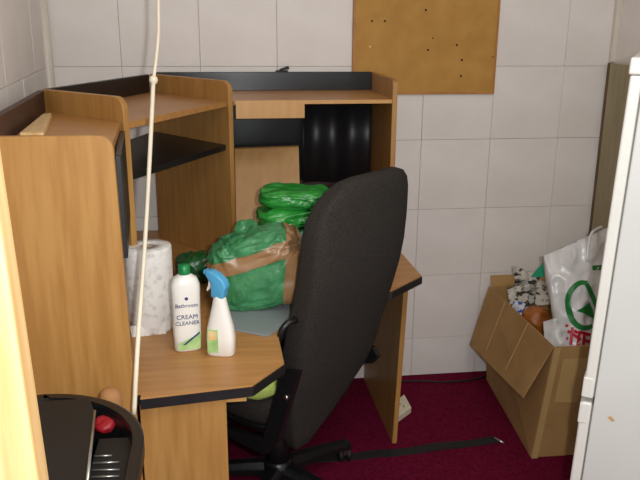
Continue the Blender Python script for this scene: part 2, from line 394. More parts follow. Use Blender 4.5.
# ================================================================ pull cord
c0, c1, c2, c3 = aty(157.5, 0, -1.06), aty(153.5, 80, -1.13), aty(145, 240, -1.34), aty(134, 414, -1.54)
ctop = c0+(c0-c1)/(c0.z-c1.z)*(ZC-c0.z); ctop = Vector((c0.x+.02, -.98, ZC))
pc = empty('pull_cord', ctop, 'long cream pull cord with a small knob hanging in front of the desk', 'cord')
obj('cord', tube(arc([ctop, (ctop+c0)/2+Vector((.006, 0, 0)), c0+Vector((.002, 0, 0)), (c0+c1)/2+Vector((.006, 0, 0)), c1]), .0042, 8), M['cream_cord'], pc, smooth=True)
obj('knob', lathe(c1, [(.003, .011), (.009, .007), (.0105, 0), (.009, -.007), (.003, -.011)][::-1], 14), M['cream_cord'], pc, smooth=True)
c25 = aty(138, 340, -1.49)
obj('lower_cord', tube(arc([c1, aty(149.5, 160, -1.24), c2, c25, c3]), .0052, 8), M['cream_cord'], pc, smooth=True)

# ================================================================ things on the desk
# kitchen roll
kr = empty('kitchen_roll', (.163, -1.035, D), 'white patterned kitchen roll standing beside the end panel', 'kitchen roll')
def roll_bm(c, r, ri, h):
    bm = bmesh.new(); n = 48; rings = []
    for rr, z in ((ri, 0), (r*.985, 0), (r, .006), (r*1.01, h*.3), (r, h*.7), (r*1.005, h-.006), (r*.98, h), (ri, h)):
        rings.append([bm.verts.new((c[0]+math.cos(2*math.pi*k/n)*rr*(1+.012*math.sin(3*2*math.pi*k/n+z*9)), c[1]+math.sin(2*math.pi*k/n)*rr, c[2]+z)) for k in range(n)])
    for i in range(len(rings)):
        A, B = rings[i], rings[(i+1) % len(rings)]
        for k in range(n): bm.faces.new((A[k], A[(k+1) % n], B[(k+1) % n], B[k]))
    return bm
obj('paper', roll_bm((.163, -1.035, D), .064, .020, .236), M['paper'], kr, smooth=True)
obj('core', roll_bm((.163, -1.035, D), .0198, .0178, .235), M['core'], kr, smooth=True)
obj('loose_edge', hexa([(.115, -1.1065, D), (.205, -1.0915, D), (.205, -1.0895, D), (.115, -1.1045, D)], [(.112, -1.1005, D+.03), (.207, -1.0865, D+.03), (.207, -1.0845, D+.03), (.112, -1.0985, D+.03)]), M['paper'], kr)

# cream cleaner bottle: flat-sided, shouldered, green cap
b1 = Vector((.268, -1.196, D)); a1 = math.radians(8)
cb = empty('cleaner_bottle', b1, 'white squeeze bottle of cream cleaner with a green cap', 'bottle')
def ring(c, a, b, z, rot, p=3, n=32):
    R = Matrix.Rotation(rot, 3, 'Z'); return [Vector(c)+R @ Vector((x, y, 0))+Vector((0, 0, z)) for x, y in sell(0, 0, a, b, p, n)]
secs = [ring(b1, a, b, z, a1, p) for a, b, z, p in ((.030, .019, 0, 3), (.035, .023, .004, 3), (.036, .024, .05, 3), (.036, .024, .12, 3), (.0375, .025, .165, 3), (.037, .024, .18, 3), (.030, .021, .196, 2.6), (.016, .014, .205, 2), (.0125, .0125, .208, 2))]
obj('bottle_body', loft(secs), M['white_pl'], cb, smooth=True)
obj('cap', loft([ring(b1, r, r, z, 0, 2) for r, z in ((.0145, .206), (.015, .208), (.0145, .228), (.011, .231))]), M['green_cap'], cb, smooth=True)
def face_frame(c, rot, up, out):
    """4x4 frame on the front of a bottle: x right, y up, z towards the viewer"""
    R = Matrix.Rotation(rot, 4, 'Z') @ Matrix.Rotation(math.pi/2, 4, 'X')
    return Matrix.Translation(Vector(c)+Vector((0, 0, up))+Matrix.Rotation(rot, 3, 'Z') @ Vector((0, -out, 0))) @ R
lab = obj('label_swoosh', hexa([Matrix.Translation((0, 0, 0)) @ face_frame(b1, a1, .008, .0236) @ Vector(p) for p in ((-.026, 0, 0), (.030, 0, 0), (.033, .044, 0), (-.026, .016, 0))],
    [face_frame(b1, a1, .008, .0246) @ Vector(p) for p in ((-.026, 0, 0), (.030, 0, 0), (.033, .044, 0), (-.026, .016, 0))]), M['label_green'], cb)
obj('navy_stripe', hexa([face_frame(b1, a1, .022, .0246) @ Vector(p) for p in ((-.014, 0, 0), (-.006, 0, 0), (.030, .028, 0), (.030, .033, 0))], [face_frame(b1, a1, .022, .0252) @ Vector(p) for p in ((-.014, 0, 0), (-.006, 0, 0), (.030, .028, 0), (.030, .033, 0))]), M['navy'], lab)
obj('lettering', text_bm('CREAM', .017, face_frame(b1, a1, .092, .0243), bold=True), M['navy'], cb)
obj('lettering', text_bm('CLEANER', .0148, face_frame(b1, a1, .076, .0243), bold=True), M['navy'], cb)
obj('lettering', text_bm('Bathroom', .0145, face_frame(b1, a1, .124, .0245), bold=True), M['navy'], cb)
obj('emblem', loft([[face_frame(b1, a1, .147, .0245+dz) @ Vector((x, y, 0)) for x, y in sell(0, 0, .0045, .0045, 2, 12)] for dz in (0, .0006)]), M['navy'], cb)

# trigger spray bottle
b2 = Vector((.355, -1.236, D)); a2 = math.radians(-14)
sb = empty('spray_bottle', b2, 'white trigger spray bottle with a pale blue sprayer head', 'spray bottle')
secs = [ring(b2, a, b, z, a2, p) for a, b, z, p in ((.032, .021, 0, 3.4), (.036, .024, .004, 3.4), (.036, .024, .05, 3.2), (.033, .023, .075, 3), (.026, .020, .105, 2.6), (.0205, .0175, .13, 2.2), (.0165, .0155, .15, 2), (.0145, .0145, .160, 2))]
obj('bottle_body', loft(secs), M['white_pl'], sb, smooth=True)
R2 = Matrix.Rotation(math.radians(-30), 3, 'Z')
def sp_loc(x, z, w):   # points in the sprayer's own frame: negative x = nozzle side
    return b2+Vector((-.002, 0, 0))+R2 @ Vector((x, w, 0))+Vector((0, 0, z-.017))
prof = [(.018, .172), (.021, .190), (.026, .202), (.020, .218), (.004, .232), (-.014, .240), (-.028, .241), (-.031, .229), (-.024, .220), (-.016, .208), (-.016, .195), (-.016, .172)]
obj('sprayer_head', bevel(hexa([sp_loc(x, z, -.0135) for x, z in prof], [sp_loc(x, z, .0135) for x, z in prof]), .004, 2), M['blue_pl'], sb, smooth=True)
tr = [(-.024, .219), (-.018, .210), (-.022, .194), (-.030, .184), (-.032, .188), (-.027, .200)]
obj('trigger', hexa([sp_loc(x, z, -.006) for x, z in tr], [sp_loc(x, z, .006) for x, z in tr], .001), M['white_pl'], sb)
obj('nozzle', hexa([sp_loc(x, z, -.008) for x, z in ((-.0300, .229), (-.029, .2405), (-.037, .2405), (-.038, .230))], [sp_loc(x, z, .008) for x, z in ((-.0300, .229), (-.029, .2405), (-.037, .2405), (-.038, .230))], .001), M['blue_pl'], sb)
sl = obj('label', hexa([face_frame(b2, a2, .012, .0232) @ Vector(p) for p in ((-.030, 0, 0), (-.002, 0, 0), (-.002, .062, 0), (-.028, .062, 0))], [face_frame(b2, a2, .012, .0246) @ Vector(p) for p in ((-.030, 0, 0), (-.002, 0, 0), (-.002, .062, 0), (-.028, .062, 0))]), M['label_green'], sb)
obj('label_patch', hexa([face_frame(b2, a2, .046, .0246) @ Vector(p) for p in ((-.027, 0, 0), (-.006, 0, 0), (-.006, .024, 0), (-.026, .024, 0))], [face_frame(b2, a2, .046, .0252) @ Vector(p) for p in ((-.027, 0, 0), (-.006, 0, 0), (-.006, .024, 0), (-.026, .024, 0))]), M['label_orange'], sl)

# grey sheet under the green parcel
gs = [atz(225, 328, D+.004), atz(268, 336, D+.004), atz(286, 324, D+.004), atz(298, 300, D+.004), atz(300, 290, D+.004), atz(222, 290, D+.004)]
obj('grey_folder', slab([(p.x, p.y) for p in gs], D+.0005, D+.006, .001), M['grey_card'], loc=(.46, -1.0, D), label='flat grey folder under the large green parcel', cat='folder')

# large green parcel bound with brown tape
def folds(bm, amp, seed, sc=(8, 8, 26), keepz=None):
    """film wrinkles: ridged noise, stretched so that creases run sideways"""
    bm.normal_update(); mv = []
    for v in bm.verts:
        w1 = noise.noise(v.co*6+Vector((seed, 0, 0)))*.6
        q = Vector((v.co.x*sc[0]+w1, v.co.y*sc[1], v.co.z*sc[2]+w1*3))+Vector((seed*1.3, seed*2.1, seed))
        r1 = 1-abs(noise.noise(q))*2.2; r2 = 1-abs(noise.noise(q*2.7))*2.2
        mv.append(v.normal*amp*(r1*.65+r2*.35-.3))
    for v, d in zip(bm.verts, mv):
        v.co += d
        if keepz is not None and v.co.z < keepz: v.co.z = keepz
    return bm
pcx = Vector((.475, -.905, D+.118))
par = empty('wrapped_parcel', (pcx.x, pcx.y, D), 'large parcel in green plastic bound with brown tape', 'parcel')
tl = Matrix.Rotation(math.radians(-8), 3, 'Y')
bmp = blob(pcx+Vector((-.008, 0, .002)), .134, .085, .112, math.radians(-6), 4.6, 180, 120, tl)
for v in bmp.verts:       # the left end is lower and narrower than the right
    t = min(max((pcx.x-v.co.x)/.12, 0), 1); v.co.z += -.030*t*t*max((v.co.z-D)/.2, 0); v.co.z += .012*t*t
folds(bmp, .013, 2, (16, 16, 24), D+.007)
keep = bmp.copy()
obj('wrapping', bmp, M['bag_green'], par, smooth=True)
def tape_from(src, co, no, width):
    """the strip of the parcel's own skin between two parallel planes, lifted off it a little"""
    bm = src.copy(); no = Vector(no).normalized(); co = Vector(co)
    for sg in (1, -1):
        g = bm.verts[:]+bm.edges[:]+bm.faces[:]
        bmesh.ops.bisect_plane(bm, geom=g, plane_co=co+no*sg*width/2, plane_no=no*sg, clear_outer=True)
    for _ in range(3): bmesh.ops.smooth_vert(bm, verts=bm.verts, factor=.4, use_axis_x=True, use_axis_y=True, use_axis_z=True)
    bm.normal_update()
    for v in bm.verts: v.co += v.normal*.0035; v.co.z = max(v.co.z, D+.0065)
    return bm
obj('tape_strip', tape_from(keep, (.474, -.99, .905), (-.33, -.05, .94), .044), M['tape'], par, smooth=True)
obj('tape_strip', tape_from(keep, (.562, -.99, .88), (1, 0, -.06), .044), M['tape'], par, smooth=True)
keep.free()
# a loose tuft of film at the parcel's upper left
obj('loose_film', folds(blob((.437, -.84, .945), .042, .035, .040, .3, 1.3, 60, 40, Matrix.Rotation(math.radians(-32), 3, 'Y')), .008, 11, (24, 24, 24)), M['bag_green'], par, smooth=True)

# bright green folded bags behind, and a small dark green one at the left
fb = empty('folded_green_bag', (.60, -.62, D), 'bright green plastic bags folded in a stack behind the parcel', 'bag')
obj('lower_fold', folds(blob((.600, -.62, .822), .15, .09, .092, math.radians(6), 4, 110, 60), .012, 8, (10, 10, 20), D+.001), M['bag_green'], fb, smooth=True)
obj('middle_fold', folds(blob((.612, -.62, .938), .128, .085, .030, math.radians(8), 3.4, 120, 50), .013, 4, (7, 7, 50)), M['bag_bright'], fb, smooth=True)
obj('upper_fold', folds(blob((.617, -.62, .995), .124, .08, .031, math.radians(-4), 3.6, 120, 50, Matrix.Rotation(math.radians(3), 3, 'Y')), .013, 5, (7, 7, 50)), M['bag_bright'], fb, smooth=True)
obj('small_bag', folds(blob((.277, -.66, D+.046), .065, .055, .046, math.radians(10), 2.8, 90, 50), .010, 6, (14, 14, 26), D+.0005), M['bag_dark'], loc=(.277, -.66, D), label='small dark green bag on the desk behind the bottles', cat='bag', smooth=True)

# ================================================================ office chair
ch = Vector((.53, -.79, 0)); fd = Vector((-.67, .742, 0)).normalized(); lt = Vector((-fd.y, fd.x, 0))*-1   # fd = facing, lt = to the far right side
chair = empty('office_chair', ch, 'high-backed charcoal fabric office chair on a black star base', 'chair')
def cl_(x, y, z): return ch+fd*x+lt*y+Vector((0, 0, z))   # x forward, y to the right, z up
BS = []  # height, offset of the middle, half width, half thickness, sideways shift
for z, xo, le, ri, ht in ((.284, -.160, -.112, -.078, .014), (.296, -.160, -.124, -.060, .026), (.335, -.160, -.136, -.015, .036), (.38, -.165, -.149, .045, .042), (.44, -.176, -.163, .112, .046), (.50, -.195, -.177, .165, .048),
    (.56, -.215, -.190, .187, .048), (.62, -.230, -.196, .196, .048), (.68, -.246, -.200, .200, .048), (.74, -.262, -.202, .202, .048), (.80, -.279, -.202, .204, .048), (.86, -.294, -.203, .208, .047), (.93, -.306, -.204, .212, .046),
    (1.0, -.312, -.202, .214, .044), (1.05, -.316, -.192, .213, .041), (1.09, -.322, -.172, .207, .037), (1.12, -.327, -.143, .195, .032), (1.142, -.331, -.108, .172, .024), (1.152, -.333, -.07, .14, .012)):
    BS.append((z, xo, (ri-le)/2, ht, (ri+le)/2))
secs = []
for z, xo, hw, ht, ls_ in BS:
    loop = []
    for sx, sy in sell(0, 0, 1, 1, 5.5, 64):
        y = sy*hw+ls_; x = xo+sx*ht - .014*(1-(y/.205)**2)
        loop.append(cl_(x, y, z))
    secs.append(loop)
obj('backrest', loft(secs), M['fabric'], chair, smooth=True)
secs = []
for z, k in ((.385, .86), (.392, .94), (.41, .99), (.44, 1), (.462, .97), (.474, .90), (.479, .78)):
    secs.append([cl_(x+.045, y, z-.03*max(0, (x-.12)/.13)**2) for x, y in sell(0, 0, .245*k, .235*k, 4.2, 40)])
obj('seat', loft(secs), M['seat_fabric'], chair, smooth=True)
secs = [[cl_(x+.045, y, z) for x, y in sell(0, 0, .235*k, .222*k, 4.2, 40)] for z, k in ((.352, .86), (.36, .96), (.384, 1), (.388, .98))]
obj('seat_shell', loft(secs), M['black_plastic'], chair, smooth=True)
obj('mechanism', hexa([cl_(x, y, .285) for x, y in ((-.12, -.06), (.10, -.06), (.10, .06), (-.12, .06))], [cl_(x, y, .352) for x, y in ((-.16, -.08), (.13, -.08), (.13, .08), (-.16, .08))], .006), M['black_plastic'], chair)
bt = [(-.08, .322), (-.08, .345), (-.17, .35), (-.21, .40), (-.2, .40), (-.185, .36), (-.15, .322)]
obj('lift_cylinder', lathe(ch, [(.044, .10), (.040, .20), (.034, .23), (.030, .29)], 20), M['black_plastic'], chair, smooth=True)
obj('hub', lathe(ch, [(.045, .065), (.055, .08), (.052, .115), (.035, .135)], 24), M['black_plastic'], chair, smooth=True)
# the lever sticking out under the seat
obj('lever', tube([cl_(.02, -.06, .33), cl_(.05, -.20, .325), cl_(.06, -.24, .322)], [.006, .006, .010], 8), M['black_plastic'], chair, smooth=True)
a0 = math.atan2(.805-ch.x, -.644-ch.y); a0 = math.atan2(-.644-ch.y, .805-ch.x)
for k in range(5):
    a = a0+k*2*math.pi/5; d = Vector((math.cos(a), math.sin(a), 0)); n = Vector((-d.y, d.x, 0))
    secs = []
    for s, w_, z0, z1 in ((.035, .032, .070, .118), (.12, .028, .070, .112), (.22, .023, .068, .100), (.285, .022, .062, .090), (.305, .018, .060, .084)):
        secs.append([ch+d*s+n*y+Vector((0, 0, z)) for y, z in ((-w_, z0), (w_, z0), (w_*.9, (z0+z1)/2), (w_*.55, z1), (-w_*.55, z1), (-w_*.9, (z0+z1)/2))])
    lg = obj('base_leg', bevel(loft(secs), .003, 2), M['black_plastic'], chair, smooth=False)
    cc = ch+d*.288
    ca = a+1.1+k*.9; cdv = Vector((math.cos(ca), math.sin(ca), 0)); cn = Vector((-cdv.y, cdv.x, 0))
    for sgn in (-1, 1):
        bm = lathe((0, 0, 0), [(.018, -.009), (.0265, -.006), (.0265, .006), (.018, .009)], 20)
        Mw = Matrix.Translation(cc+cn*.015*sgn+cdv*.012+Vector((0, 0, .0268))) @ cn.to_track_quat('Z', 'Y').to_matrix().to_4x4()
        bmesh.ops.transform(bm, matrix=Mw, verts=bm.verts); obj('caster_wheel', bm, M['black_matte'], lg, smooth=True)
    obj('caster_stem', tube([cc+Vector((0, 0, .03)), cc+Vector((0, 0, .066))], .008, 8), M['metal'], lg)
# arms: black plastic loops on flat brackets
ARM = {-1: ([(-.268, .185, .764), (-.264, .225, .766), (-.256, .246, .748), (-.244, .25, .714), (-.20, .25, .684), (-.06, .25, .668), (.05, .25, .650), (.075, .25, .615), (.02, .25, .585), (-.10, .25, .580), (-.20, .25, .590), (-.265, .25, .625)],
        [(-.327, .650), (-.262, .634), (-.185, .385), (-.02, .368), (-.02, .338), (-.19, .338), (-.243, .40)], (-.282, .56)),
       1: ([(-.17, .25, .60), (-.175, .25, .650), (-.12, .25, .680), (-.03, .25, .672), (.05, .25, .650), (.075, .25, .615), (.02, .25, .585), (-.06, .25, .575), (-.13, .25, .58)],
        [(-.17, .625), (-.12, .615), (-.13, .50), (-.08, .385), (-.02, .368), (-.02, .338), (-.11, .338), (-.15, .435), (-.21, .455), (-.232, .485), (-.21, .51), (-.16, .52)], (-.18, .56))}
for sgn in (-1, 1):
    path, br, bl = ARM[sgn]
    arm = obj('armrest', tube([cl_(*p) for p in arc([(x, y*sgn, z) for x, y, z in path], 5)], .0095, 10), M['black_plastic'], chair, smooth=True)
    Y = .25*sgn
    obj('bracket', hexa([cl_(x, Y-.010, z) for x, z in br], [cl_(x, Y+.010, z) for x, z in br], .002), M['black_plastic'], arm)
    bm = lathe((0, 0, 0), [(.008, 0), (.008, .004), (.004, .006)], 12)
    out = lt*sgn
    bmesh.ops.transform(bm, matrix=Matrix.Translation(cl_(bl[0], Y+.010*sgn, bl[1])) @ out.to_track_quat('Z', 'Y').to_matrix().to_4x4(), verts=bm.verts)
    obj('bolt', bm, M['metal'], arm, smooth=True)
# pale lime bag left on the seat
lb = atz(252, 396, .505)
obj('lime_bag', crumple(blob((lb.x+.02, lb.y+.05, .512), .06, .05, .032, .4, 2.4, 48, 28), .006, 22, 9, .481), M['lime'], loc=(lb.x, lb.y, .48), label='pale lime plastic bag left on the chair seat', cat='bag', smooth=True)

# ================================================================ on the floor
# black webbing strap
stp = empty('floor_strap', (1.1, -.62, 0), 'black webbing strap lying straight across the carpet', 'strap')
sp_ = arc([atz(222, 465, 0), atz(290, 462, 0), atz(350, 457, 0), atz(395, 453, 0), atz(450, 446, 0), atz(496, 440.5, 0)], 6)
vs_, fs_ = [], []
for i, p in enumerate(sp_):
    t = (sp_[min(i+1, len(sp_)-1)]-sp_[max(i-1, 0)]).normalized(); n = Vector((-t.y, t.x, 0))*.023
    z = .004+.003*math.sin(i*.9)
    vs_ += [p-n+Vector((0, 0, z-.0035)), p+n+Vector((0, 0, z-.0035)), p+n+Vector((0, 0, z)), p-n+Vector((0, 0, z))]
    if i:
        a, b = 4*i-4, 4*i
        fs_ += [(a+k, a+(k+1) % 4, b+(k+1) % 4, b+k) for k in range(4)]
fs_ += [(0, 1, 2, 3), tuple(range(len(vs_)-4, len(vs_)))]
obj('webbing', (vs_, fs_), M['webbing'], stp)
e0, e1 = atz(494, 438, .006), atz(504, 443, .004)
obj('tip', tube([e0, e1], .0045, 8), M['metal'], stp, smooth=True)
# ivory extension socket peeking out behind the desk's side panel
so = empty('extension_socket', (1.06, -.34, 0), 'ivory extension socket on the carpet beside the desk side panel', 'socket')
q = [atz(396, 424, 0), atz(411, 413, 0), atz(404, 400, 0), atz(390, 411, 0)]
q = [Vector((max(p.x, 1.0), p.y, 0)) for p in q]
obj('body', hexa(q, [p*1+Vector((0, 0, .028)) for p in q], .003), M['ivory'], so)
qc = (q[0]+q[1]+q[2]+q[3])/4
for dx, dy in ((0, .012), (-.010, -.008), (.012, -.006)):
    obj('socket_hole', box(qc.x+dx-.0025, qc.x+dx+.0025, qc.y+dy-.005, qc.y+dy+.005, .0275, .0288), M['black_matte'], so)
# thin black cable along the wall
obj('floor_cable', tube(arc([(1.01, -.055, .005), atz(420, 381, .005), atz(445, 382, .005), atz(470, 380, .005), atz(486, 376, .005)], 6), .0042, 8), M['black_matte'], loc=(1.2, -.06, 0), label='thin black cable on the carpet along the back wall', cat='cable', smooth=True)

# ================================================================ cardboard box and what is in it
bxr = empty('cardboard_box', (1.7, -.4, 0), 'open brown cardboard box full of rubbish by the wall', 'box')
B0 = [Vector(p) for p in ((1.475, -.715, .002), (1.53, -.085, .002), (1.90, -.085, .002), (1.89, -.72, .002))]
B1 = [Vector(p) for p in ((1.515, -.728, .452), (1.512, -.095, .452), (1.915, -.09, .452), (1.93, -.73, .452))]
t_ = .005
def wallp(i, j, name='side'):
    a0_, b0_, a1_, b1_ = B0[i], B0[j], B1[i], B1[j]; d = (b0_-a0_).normalized(); n = Vector((d.y, -d.x, 0))*t_
    return obj(name, hexa([a0_, b0_, b0_+n, a0_+n], [a1_, b1_, b1_+n, a1_+n], .001), M['cardboard'], bxr)
wallp(0, 1, 'side_wall'); wallp(1, 2, 'side_wall'); wallp(2, 3, 'side_wall'); fw = wallp(3, 0, 'side_wall')
obj('base', slab([(p.x, p.y) for p in B0], .002, .007), M['cardboard'], bxr)
def flap(h0, h1, o1, o0, m='cardboard', nm='flap'):
    h0, h1, o0, o1 = map(Vector, (h0, h1, o0, o1)); n = (h1-h0).cross(o0-h0).normalized()*(t_/2)
    return obj(nm, hexa([h0-n, h1-n, o1-n, o0-n], [h0+n, h1+n, o1+n, o0+n], .001), M[m], bxr)
o0 = aty(523, 398, -.71); o1 = aty(470, 345, -.13); hN = Vector((1.513, -.730, .454)); hB = Vector((1.509, -.095, .454))
lf = flap(hN, hB, o1, o0)
for u_ in (.34, .70):   # pale creases across the flap
    a = hN.lerp(hB, u_); b = o0.lerp(o1, u_); n = (hB-hN).cross(o0-hN).normalized(); 
    if n.x > 0: n = -n
    tdir = (hB-hN).normalized()*.004; a2_ = a+n*.003; b2_ = a2_.lerp(b+n*.003, .86)
    obj('crease', hexa([a2_-tdir, a2_+tdir, b2_+tdir, b2_-tdir], [p+n*.001 for p in (a2_-tdir, a2_+tdir, b2_+tdir, b2_-tdir)]), M['card_crease'], lf)
# back flap stands up against the wall, near flap is folded down inside
flap((1.52, -.098, .452), (1.90, -.092, .452), (1.84, -.03, .478), (1.535, -.032, .480))
nf = flap((1.53, -.722, .450), (1.92, -.724, .450), (1.90, -.66, .30), (1.545, -.66, .30), 'card_in')
flap((1.927, -.72, .452), (1.917, -.10, .452), (1.945, -.12, .60), (1.945, -.68, .60))
# tape on the near side
def onfront(u_, v_, off):
    p = B0[0].lerp(B0[3], u_).lerp(B1[0].lerp(B1[3], u_), v_); return p+Vector((0, -off, 0))
obj('tape_strip', hexa([onfront(u_, v_, .0065) for u_, v_ in ((.10, .52), (.32, .50), (.32, .90), (.10, .90))], [onfront(u_, v_, .0075) for u_, v_ in ((.10, .52), (.32, .50), (.32, .90), (.10, .90))]), M['card_tape'], fw)
obj('tape_strip', hexa([onfront(u_, v_, .0065) for u_, v_ in ((.0, .0), (.055, .0), (.055, 1), (.0, 1))], [onfront(u_, v_, .0075) for u_, v_ in ((.0, .0), (.055, .0), (.055, 1), (.0, 1))]), M['card_tape'], fw)

def sheet(corners, nu, nv, amp, freq, seed, th=.0015):
    """creased sheet of paper or film spanning four corners (a,b along the bottom, c,d along the top)"""
    a, b, c, d = map(Vector, corners); nrm = (b-a).cross(d-a).normalized(); g = []
    for j in range(nv+1):
        for i in range(nu+1):
            u_, v_ = i/nu, j/nv; p = a.lerp(b, u_).lerp(d.lerp(c, u_), v_)
            h = noise.noise(p*freq+Vector((seed*2.3, seed, 0)))*amp+noise.noise(p*freq*2.4+Vector((seed, 0, seed)))*amp*.4
            g.append(p+nrm*h)
    n = len(g); vs_ = g+[p-nrm*th for p in g]; fs_ = []
    W_ = nu+1
    for j in range(nv):
        for i in range(nu):
            k = j*W_+i; fs_ += [(k, k+1, k+W_+1, k+W_), (n+k, n+k+W_, n+k+W_+1, n+k+1)]
    for i in range(nu): fs_ += [(i, n+i, n+i+1, i+1), (nv*W_+i, nv*W_+i+1, n+nv*W_+i+1, n+nv*W_+i)]
    for j in range(nv): fs_ += [(j*W_, (j+1)*W_, n+(j+1)*W_, n+j*W_), (j*W_+nu, n+j*W_+nu, n+(j+1)*W_+nu, (j+1)*W_+nu)]
    return vs_, fs_
# crumpled newspapers
def pxs(Y, pts): return [aty(x, y, Y) for x, y in pts]
obj('newspaper', sheet(pxs(-.22, ((514, 304), (536, 306), (540, 276), (513, 266))), 14, 12, .05, 14, 1), M['news'], loc=aty(520, 305, -.22), label='crumpled newspaper at the left of the box', cat='newspaper', group='newspapers in the box')
obj('newspaper', sheet([aty(534, 305, -.36), aty(556, 306, -.36), aty(553, 282, -.26), aty(538, 279, -.26)], 12, 10, .02, 16, 3), M['news'], loc=aty(545, 305, -.36), label='folded newspaper sheet beside the white carrier bag', cat='newspaper', group='newspapers in the box')
obj('newspaper', sheet([aty(510, 304, -.26), aty(527, 312, -.30), aty(530, 284, -.26), aty(507, 288, -.24)], 14, 10, .03, 22, 5), M['news'], loc=aty(512, 304, -.26), label='small torn strip of newspaper nearest the open flap', cat='newspaper', group='newspapers in the box')
# emerald card corner
ec = [aty(531, 277, -.24), aty(545, 277, -.24), aty(543, 263, -.20)]
obj('green_card', hexa([ec[0], ec[1], ec[2]], [p+Vector((.002, .006, 0)) for p in ec]), M['emerald'], loc=aty(540, 277, -.24), label='emerald green card corner sticking up behind the newspapers', cat='card')
# tan leather pouch and a small packet
pm = aty(534, 318, -.37)
obj('leather_pouch', crumple(blob(pm+Vector((.012, .0, -.012)), .058, .05, .05, .5, 2.4, 48, 28, Matrix.Rotation(math.radians(38), 3, 'Y')), .012, 15, 3), M['leather'], loc=pm, label='tan brown leather pouch lying in the cardboard box', cat='pouch', smooth=True)
obj('small_packet', sheet([aty(511, 309, -.30), aty(522, 317, -.34), aty(525, 304, -.34), aty(514, 300, -.30)], 6, 6, .006, 30, 2, .008), M['blue_pk'], loc=aty(516, 312, -.32), label='small blue and white packet beside the tan pouch', cat='packet')
# crumpled white paper beside the pouch
obj('white_wrapper', sheet([aty(546, 352, -.64), aty(566, 352, -.66), aty(557, 318, -.62), aty(543, 322, -.58)], 14, 14, .03, 16, 7), M['bagwhite'], loc=aty(560, 346, -.62), label='crumpled white plastic wrapper in front of the carrier bag', cat='wrapper', smooth=True)
# white carrier bag with a green emblem and red lettering
bg = empty('carrier_bag', (1.72, -.52, .03), 'white plastic carrier bag with green emblem and red print in the box', 'bag')
ca_, cb_, cc_, cd_ = aty(560, 352, -.60), aty(606, 352, -.60), aty(607, 228, -.44), aty(544, 256, -.46)
bn = (cb_-ca_).cross(cd_-ca_).normalized()
if bn.y > 0: bn = -bn
def bagp(u_, v_, lift=0, back=False):
    p = ca_.lerp(cb_, u_).lerp(cd_.lerp(cc_, u_), v_)
    bul = .045*math.sin(math.pi*min(max(u_, 0), 1))**.6*math.sin(math.pi*min(max(v_*.9+.08, 0), 1))**.6
    h = noise.noise(Vector((u_*3.4, v_*3.4, 1.3)))*.016+(1-abs(noise.noise(Vector((u_*5, v_*7, 4))))*2)*.010
    if back: return p-bn*(bul*.8+.012)-bn*h
    return p+bn*(bul+h+lift)
NU, NV = 60, 76; vs_, fs_ = [], []
for bk in (False, True):
    for j in range(NV+1):
        for i in range(NU+1):
            p = bagp(i/NU, j/NV, 0, bk)
            vs_.append(p)
n1 = (NU+1)*(NV+1); W_ = NU+1
for j in range(NV):
    for i in range(NU):
        k = j*W_+i; fs_ += [(k, k+1, k+W_+1, k+W_), (n1+k, n1+k+W_, n1+k+W_+1, n1+k+1)]
for i in range(NU): fs_ += [(i, n1+i, n1+i+1, i+1)]
for j in range(NV): fs_ += [(j*W_, (j+1)*W_, n1+(j+1)*W_, n1+j*W_), (j*W_+NU, n1+j*W_+NU, n1+(j+1)*W_+NU, (j+1)*W_+NU)]
obj('bag_body', (vs_, fs_), M['bagwhite'], bg, smooth=True)
def inv_bag(px, py):
    """bag coordinates under a photo position, by a small search on the bag's own surface"""
    best = None
    def proj(p):
        d = p-CAM; z = d.dot(_w); return 320+F*d.dot(_r)/z, 240-F*d.dot(_u)/z
    u_, v_ = .5, .5; st = .25
    for it in range(14):
        cand = [(u_+a*st, v_+b*st) for a in (-1, 0, 1) for b in (-1, 0, 1)]
        u_, v_ = min(cand, key=lambda c: sum((q-w__)**2 for q, w__ in zip(proj(bagp(*c)), (px, py)))); st *= .62
    return u_, v_
def print_patch(name, polys, m):
    """flat print following the bag: each poly is a strip of left/right points"""
    vs_, fs_ = [], []
    for strip in polys:
        b0 = len(vs_)
        for (l_, r_) in strip:
            ul, ur = inv_bag(*l_), inv_bag(*r_)
            for s in range(5):
                t = s/4; vs_.append(bagp(ul[0]*(1-t)+ur[0]*t, ul[1]*(1-t)+ur[1]*t, .0045))
        for i in range(len(strip)-1):
            for s in range(4): k = b0+i*5+s; fs_.append((k, k+1, k+6, k+5))
    return obj(name, (vs_, fs_), m, bg, smooth=True)
def thick(path, w):
    out = []; P = [Vector((x, y)) for x, y in path]
    for i, p in enumerate(P):
        t = (P[min(i+1, len(P)-1)]-P[max(i-1, 0)]).normalized(); n = Vector((-t.y, t.x))
        ww = w[i] if isinstance(w, (list, tuple)) else w
        out.append((tuple(p+n*ww/2), tuple(p-n*ww/2)))
    return out
def a2(path, n=4): return [(p.x, p.y) for p in arc([(x, y, 0) for x, y in path], n)]
ringp = a2([(587, 283), (579, 283), (571, 290), (567.5, 300), (569, 313), (574, 323), (583, 328), (592, 326)])
print_patch('green_emblem', [thick(ringp, [4+2.2*math.sin(math.pi*i/(len(ringp)-1)) for i in range(len(ringp))]),
    thick(a2([(586, 284), (592, 296), (597, 310), (596, 322)]), 4.5),
    [((589, 302), (589, 302.5)), ((583, 307), (592, 309)), ((576, 311), (594, 316)), ((584, 313.5), (595, 320))]], M['logo_green'])
print_patch('green_mark', [thick([(592, 268), (602, 267.5)], 5)], M['logo_green'])
print_patch('red_lettering', [thick([(565, 325), (577, 333)], 3), thick([(567, 331), (578, 338)], 3), thick([(566, 338), (579, 345)], 3), thick([(572, 327), (570, 345)], 3),
    thick([(579, 331), (577, 347)], 3), thick([(579, 332), (590, 335)], 3.2), thick([(579, 339), (590, 342)], 3), thick([(584, 332), (583, 346)], 3)], M['logo_red'])
